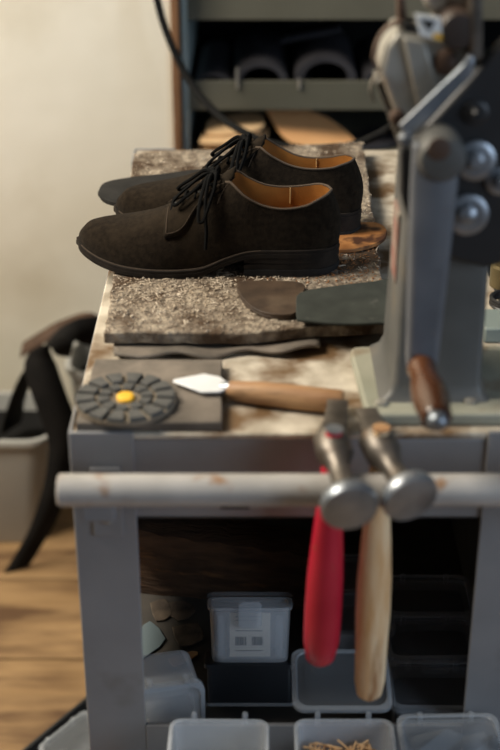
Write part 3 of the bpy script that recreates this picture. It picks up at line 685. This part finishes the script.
# black case with the labelled box on it
tl = R(-22); cw_ = PZ(298, 700, SHZ+.03).x-PZ(206, 700, SHZ+.03).x; cxm = PZ(250, 690, SHZ+.04).x
Fr = Matrix.Translation((cxm, 1.13, SHZ+.0205)) @ Matrix.Rotation(tl, 4, 'X'); cz = .045
def at(y, z): return Fr @ Vector((0, y, z))
cs = thing('black_case', 'tilted black plastic case under the clear box with paper label', 'case', at(.026, 0), (tl, 0, 0))
B().rings([[Vector(v) for v in rrect(cw_-.006, .046, .006, z, 4)] for z in (.0, cz-.006)]).build('case_body', 'case_black', cs, smooth=40)
B().rings([[Vector(v) for v in rrect(w_, dd_, .007, z, 4)] for w_, dd_, z in ((cw_, .052, cz-.0055), (cw_, .052, cz-.001), (cw_-.004, .048, cz))]).build('case_lid', 'case_black', cs, smooth=40)
B().rings([[Vector(v) for v in rrect(cw_+.001, .0525, .007, z, 4)] for z in (.0003, .004)], False, False).build('base_rim', 'clear_rim', cs, smooth=40)
lw, ldp, lh = .088, .048, .058
lbx = thing('clear_box', 'clear plastic box with paper barcode label inside standing on the black case', 'box', at(.026, cz+.0003), (tl, 0, 0), 'small clear boxes in the workbench')
box_body(lw, ldp, lh).build('body', 'milky', lbx, smooth=40)
lid_ = box_lid(lw, ldp).build('lid', 'clear', lbx, smooth=40); lid_.location = (0, 0, lh+.0006)
B().rings([[Vector((x*.012, -ldp/2-.001-y, lh-.006+z*.014)) for x, z in ((-1, .75), (-.75, 1), (.75, 1), (1, .75), (1, -.75), (.75, -1), (-.75, -1), (-1, -.75))] for y in (0, .004)]).build('latch', 'clear_rim', lbx, smooth=40, bevel=.001)
pl = B().box((-.021, -ldp*.42, .006), (.021, -ldp*.42+.0006, .052)).build('paper_label', 'paper', lbx)
r_ = random.Random(9)
for g0_ in (-.015, .002):
    x = g0_
    while x < g0_+.0115:
        ww = r_.choice((.0004, .0007, .001)); B().box((x, -ldp*.42-.0003, .018), (x+ww, -ldp*.42-.00005, .027)).build('barcode_bar', 'black_print', pl); x += ww+r_.choice((.0004, .0007))
for z in (.048, .044, .033, .012): B().box((-.015, -ldp*.42-.0003, z), (.013 if z != .044 else .006, -ldp*.42-.00005, z+.0007)).build('text_line', 'black_print', pl)
for x_ in (-.030, .030): B().box((x_-.0035, -ldp*.36, .006), (x_+.0035, -ldp*.36+.004, .048)).build('divider', 'clear_rim', lbx)
# box lying on its side at the left leg
c = PZ(176, 712, SHZ+.02)
clear_box((-.0935, 1.158, SHZ+.0375), (R(90), 0, R(12)), 'clear plastic box tipped on its side against the left front leg', 'closed', w_=.070, d=.070, m=('milky', 'clear_rim'))
# heavy rough beam at the back of the lower shelf
pL, pR = PZ(131, 592, SHZ), PZ(330, 613, SHZ); dv = Vector((pR.x-pL.x, pR.y-pL.y, 0)); ln_ = dv.length; dv.normalize(); nv = Vector((-dv.y, dv.x, 0))
b = B(); rs = []
for i in range(19):
    t = i/18; c = pL+dv*ln_*t; c.z = SHZ+.0006; h = .088-.014*t+.002*math.sin(i*1.9); j = lambda: random.uniform(-.0015, .0015)
    rs.append([c+nv*j(), c+nv*.05, c+nv*(.052+j())+Vector((0, 0, h+j())), c+nv*(.025+j())+Vector((0, 0, h+.003+j())), c+nv*(.002+j())+Vector((0, 0, h-.002+j())), c+nv*(-.001+j())+Vector((0, 0, h*.5))])
b.rings(rs).build('timber_beam', 'bark', smooth=30, label='rough dark brown timber beam lying across the lower shelf', cat='beam')
# dark scraps and a pale blue card beside the beam
outline_sheet('blue_card', 'blue_card', [(138, 633), (150, 622), (166, 640), (150, 655), (138, 660)], SHZ+.0008, .002, 'pale blue scrap of card lying behind the tipped clear box', 'card', 2)
for k, (pix, m, lab) in enumerate((([(160, 605), (185, 602), (196, 612), (178, 622)], 'mat_dark', 'small brown leather scrap in front of the beam'),
        ([(168, 660), (192, 652), (198, 656), (176, 668)], 'worn_wood', 'thin orange-brown wood sliver on the lower shelf'),
        ([(150, 604), (166, 600), (172, 616), (156, 622)], 'mat_dark', 'dark leather scrap close to the left end of the beam'),
        ([(172, 628), (198, 624), (203, 640), (180, 648)], 'mat_dark', 'dark leather scrap beside the labelled clear box'))):
    outline_sheet('leather_scrap' if k != 1 else 'wood_sliver', m, pix, SHZ+.0006+.0001*k, .002, lab, 'scrap', 2)

# ================================================================== SHELF CONTENTS
rz0 = zl_a+.0062
for px, r, dy, lab, rot in ((213, .034, .012, 'dark grey leather roll beside the pale green shelf side', .03), (261, .0460, .012, 'black leather roll with open round end, next to the divider pin', -.01), (326, .0520, .012, 'widest black leather roll on the shelf, under the flat strip', .01), (386, .040, .012, 'small black leather roll on shelf behind the machine guard', 0)):
    yy = SD+dy; x = P(px, 80, yy).x
    cz_ = rz0+r*.78+.0004; b = B(); L_ = .22
    prof = [(0, r*.97), (.003, r), (L_, r), (L_, r*.70), (0.003, r*.70), (0, r*.74)]
    a = Vector((x, yy, cz_)); e_ = a+Vector((math.sin(rot), math.cos(rot), 0))
    n_ = 36; d_ = (e_-a).normalized(); u = Vector((0, 0, 1)); q = d_.cross(u)
    b.rings([[a+d_*t+(u*.78*math.cos(2*math.pi*i/n_)+q*math.sin(2*math.pi*i/n_))*rr for i in range(n_)] for t, rr in prof+[prof[0]]], False, False)
    b.build('leather_roll', 'roll', smooth=40, weld=True, label=lab, cat='leather roll', group='leather rolls on the shelf')
# flat strip lying on the rolls
a, c = P(284, 44, SD+.09), P(340, 24, SD+.09)
ztop = rz0+.053*2*.78+.001
pts = path([Vector((P(279, 40, SD+.1).x, SD+.085, ztop+.0005)), Vector((P(302, 40, SD+.1).x, SD+.085, ztop+.008)), Vector((P(322, 30, SD+.1).x, SD+.085, ztop+.0145)), Vector((P(341, 24, SD+.1).x, SD+.085, ztop+.022))], 6)
B().grid([[p, p+Vector((0, .08, 0))] for p in pts]).build('leather_strip', 'roll', smooth=True, solid=.003, label='bent dark strip resting on the black leather rolls', cat='leather strip')
# pale leather blanks
zs = zlow
c = Vector((P(235, 145, SD+.06).x, SD+.022, zs))
for k in range(5):
    w_, d_ = .085-.005*k, .10
    M = Matrix.Translation((c.x+.006*((k*7) % 3-1), c.y+.012*((k*2) % 3)-.012, zs+.0004+.0085*k)) @ Matrix.Rotation(R(-16+7*k), 4, 'Z') @ Matrix.Rotation(R(-4), 4, 'Y') @ Matrix.Translation((0, 0, .0035))
    pts = path([Vector((x, y, 0)) for x, y in ((-.055, -.035), (-.02, -.05), (.03, -.048), (.05, -.01), (.045, .04), (.0, .05), (-.04, .03), (-.055, -.035))], 4)[:-1]
    b = B(); b.prism([M @ p for p in pts], [M @ (p+Vector((0, 0, .0045))) for p in pts])
    b.build('leather_blank', 'beige_leather', bevel=.0006, label=('bottom', 'second from bottom', 'middle', 'second from top', 'topmost')[k]+' beige leather blank of the little stack on the shelf', cat='leather blank', group='stacked beige leather blanks')
# large tan sole
M = Matrix.Translation((P(306, 134, SD+.03).x, SD+.040, zs+.029)) @ Euler((R(26), R(10), R(0))).to_matrix().to_4x4()
pts = path([Vector((x, y, 0)) for x, y in ((-.082, .052), (-.05, .052), (-.01, .046), (.035, .032), (.072, .004), (.090, -.026), (.062, -.040), (.02, -.046), (-.025, -.040), (-.058, .000), (-.082, .052))], 4)[:-1]
B().prism([M @ p for p in pts], [M @ (p+Vector((0, 0, .005))) for p in pts]).build('leather_sole_blank', 'tan_leather', bevel=.0008, label='large smooth tan leather sole blank lying on the shelf', cat='sole blank')
outline_sheet('dark_scrap', 'roll', [(350, 140), (372, 132), (395, 130), (398, 146), (360, 150)], zs+.001, .008, 'dark leather scrap on the shelf beside the tan sole blank', 'leather scrap', 3)

# power cable
cb = path([*[P(157, -2, 2.19)+Vector((-.024*(1-2.7**(-dz*4)), .008*dz, dz)) for dz in (.95, .62, .38, .22, .12, .055)], P(157, -2, 2.19), P(168, 36, 2.17), P(190, 82, 2.14), P(222, 118, 2.08), P(262, 140, 2.00), P(305, 149, 1.94), P(345, 147, 1.91), P(375, 136, 1.89), P(398, 122, 1.85), P(424, 102, 1.62), P(438, 90, 1.32), P(431, 84, 1.151)], 8)
B().tube(cb, .0060, 8).build('power_cable', 'cable', smooth=True, label='black cable swagging from above down to the machine', cat='cable')

# ================================================================== BINS AND STRAPS BY THE WALL
def bin_(loc, w_, d, h, label, rot=0):
    root = thing('storage_bin', label, 'bin', loc, (0, 0, rot))
    b = B(); t = .003
    b.rings([rrect(w_*.80, d*.80, .03, 0, 6), rrect(w_*.82, d*.82, .035, .004, 6), rrect(w_, d, .04, h, 6), rrect(w_-2*t, d-2*t, .038, h, 6), rrect(w_*.82-2*t, d*.82-2*t, .033, .008, 6)])
    b.build('body', 'bin', root, smooth=40)
    B().rings([rrect(w_+.010, d+.010, .044, h-.012, 6), rrect(w_+.014, d+.014, .046, h-.004, 6), rrect(w_+.010, d+.010, .044, h+.001, 6), rrect(w_-.004, d-.004, .039, h+.001, 6), rrect(w_-.004, d-.004, .039, h-.006, 6)], False, False).build('rim', 'bin', root, smooth=40)
    k_ = .78+.22*.80*.9
    B().rings([rrect(w_*.83-.01, d*.83-.01, .03, .012, 6), rrect(w_*.955-.012, d*.955-.012, .034, h*.86, 6)]).build('dark_filling', 'bin_dark', root, smooth=40)
    return root
h1 = .215; c1 = P(50, 447, 2.035)
w1 = .28; bin_((c1.x-w1/2, 2.035+.085, .0005), w1, .17, h1, 'low pale grey plastic bin with black filling standing on the floorboards')
c2 = P(57, 373, 2.09); h2 = c2.z-.001
bin_((c2.x+.135, 2.09+.068, .0005), .24, .136, h2, 'taller pale grey plastic bin standing between the low bin and the workbench')
def strip(pts, wv, name, m, label, cat, th=.003, n=8):
    pts = path(pts, n); g = []
    for i, p in enumerate(pts):
        d = (pts[min(i+1, len(pts)-1)]-pts[max(i-1, 0)]).normalized(); q = Vector(wv(i/(len(pts)-1))); q = (q-d*q.dot(d)); g.append([p-q*.5, p+q*.5])
    return B().grid(g).build(name, m, smooth=True, solid=th, label=label, cat=cat)
strip([P(11, 428, 2.10), P(16, 404, 2.085), P(30, 368, 2.075), P(50, 343, 2.07), P(75, 331, 2.08), P(100, 333, 2.11), P(118, 348, 2.13)], lambda t: (.036, .03, .034), 'leather_belt', 'strap', 'black leather strap arching from the taller bin into the low bin', 'strap')
strip([P(72, 348, 2.055), P(50, 346, 2.04), P(40, 362, 2.035), P(49, 394, 2.02), P(62, 430, 2.01), P(62, 458, 2.0), P(55, 490, 1.99), P(41, 528, 1.98), P(12, 577, 1.967)], lambda t: (.048, .02, .016), 'leather_belt', 'strap', 'long black leather strap hanging down beside the bins to the floorboards', 'strap')
strip([P(22, 350, 2.17), P(40, 339, 2.155), P(60, 328, 2.145), P(90, 320, 2.14), P(110, 336, 2.14)], lambda t: (.0, .03, .012), 'leather_offcut', 'rust_brown', 'thin brown leather offcut sticking out of the taller bin', 'leather scrap')

# ================================================================== BLACK TRAY OF BOXES ON THE FLOOR
ta, tb = PZ(20, 752, .055), PZ(103, 683, .055); dv = (tb-ta); dv.z = 0; an = math.atan2(dv.y, dv.x); dv.normalize(); nv = Vector((dv.y, -dv.x, 0))
TL, TW = .46, .30
ctr = ta+dv*.12+nv*TW/2
tray = thing('black_tray', 'shallow black plastic tray of clear boxes on floorboards beside workbench', 'tray', (ctr.x, ctr.y, .0005), (0, 0, an))
B().rings([rrect(TL-.01, TW-.01, .012, 0), rrect(TL, TW, .014, .052), rrect(TL, TW, .014, .055), rrect(TL-.008, TW-.008, .011, .055), rrect(TL-.014, TW-.014, .010, .004)]).build('tray_body', 'case_black', tray, smooth=40)
Mt = wmat(tray)
for i in range(4):
    for j in range(2):
        p = Mt @ Vector((-.165+.11*i, TW/2-.054-.084*j, .0045))
        clear_box(p, (0, 0, an+R(random.uniform(-2, 2))), 'closed clear plastic box lying in the black tray on the floor', 'closed', .098, .076, .046, 'clear boxes in the floor tray')
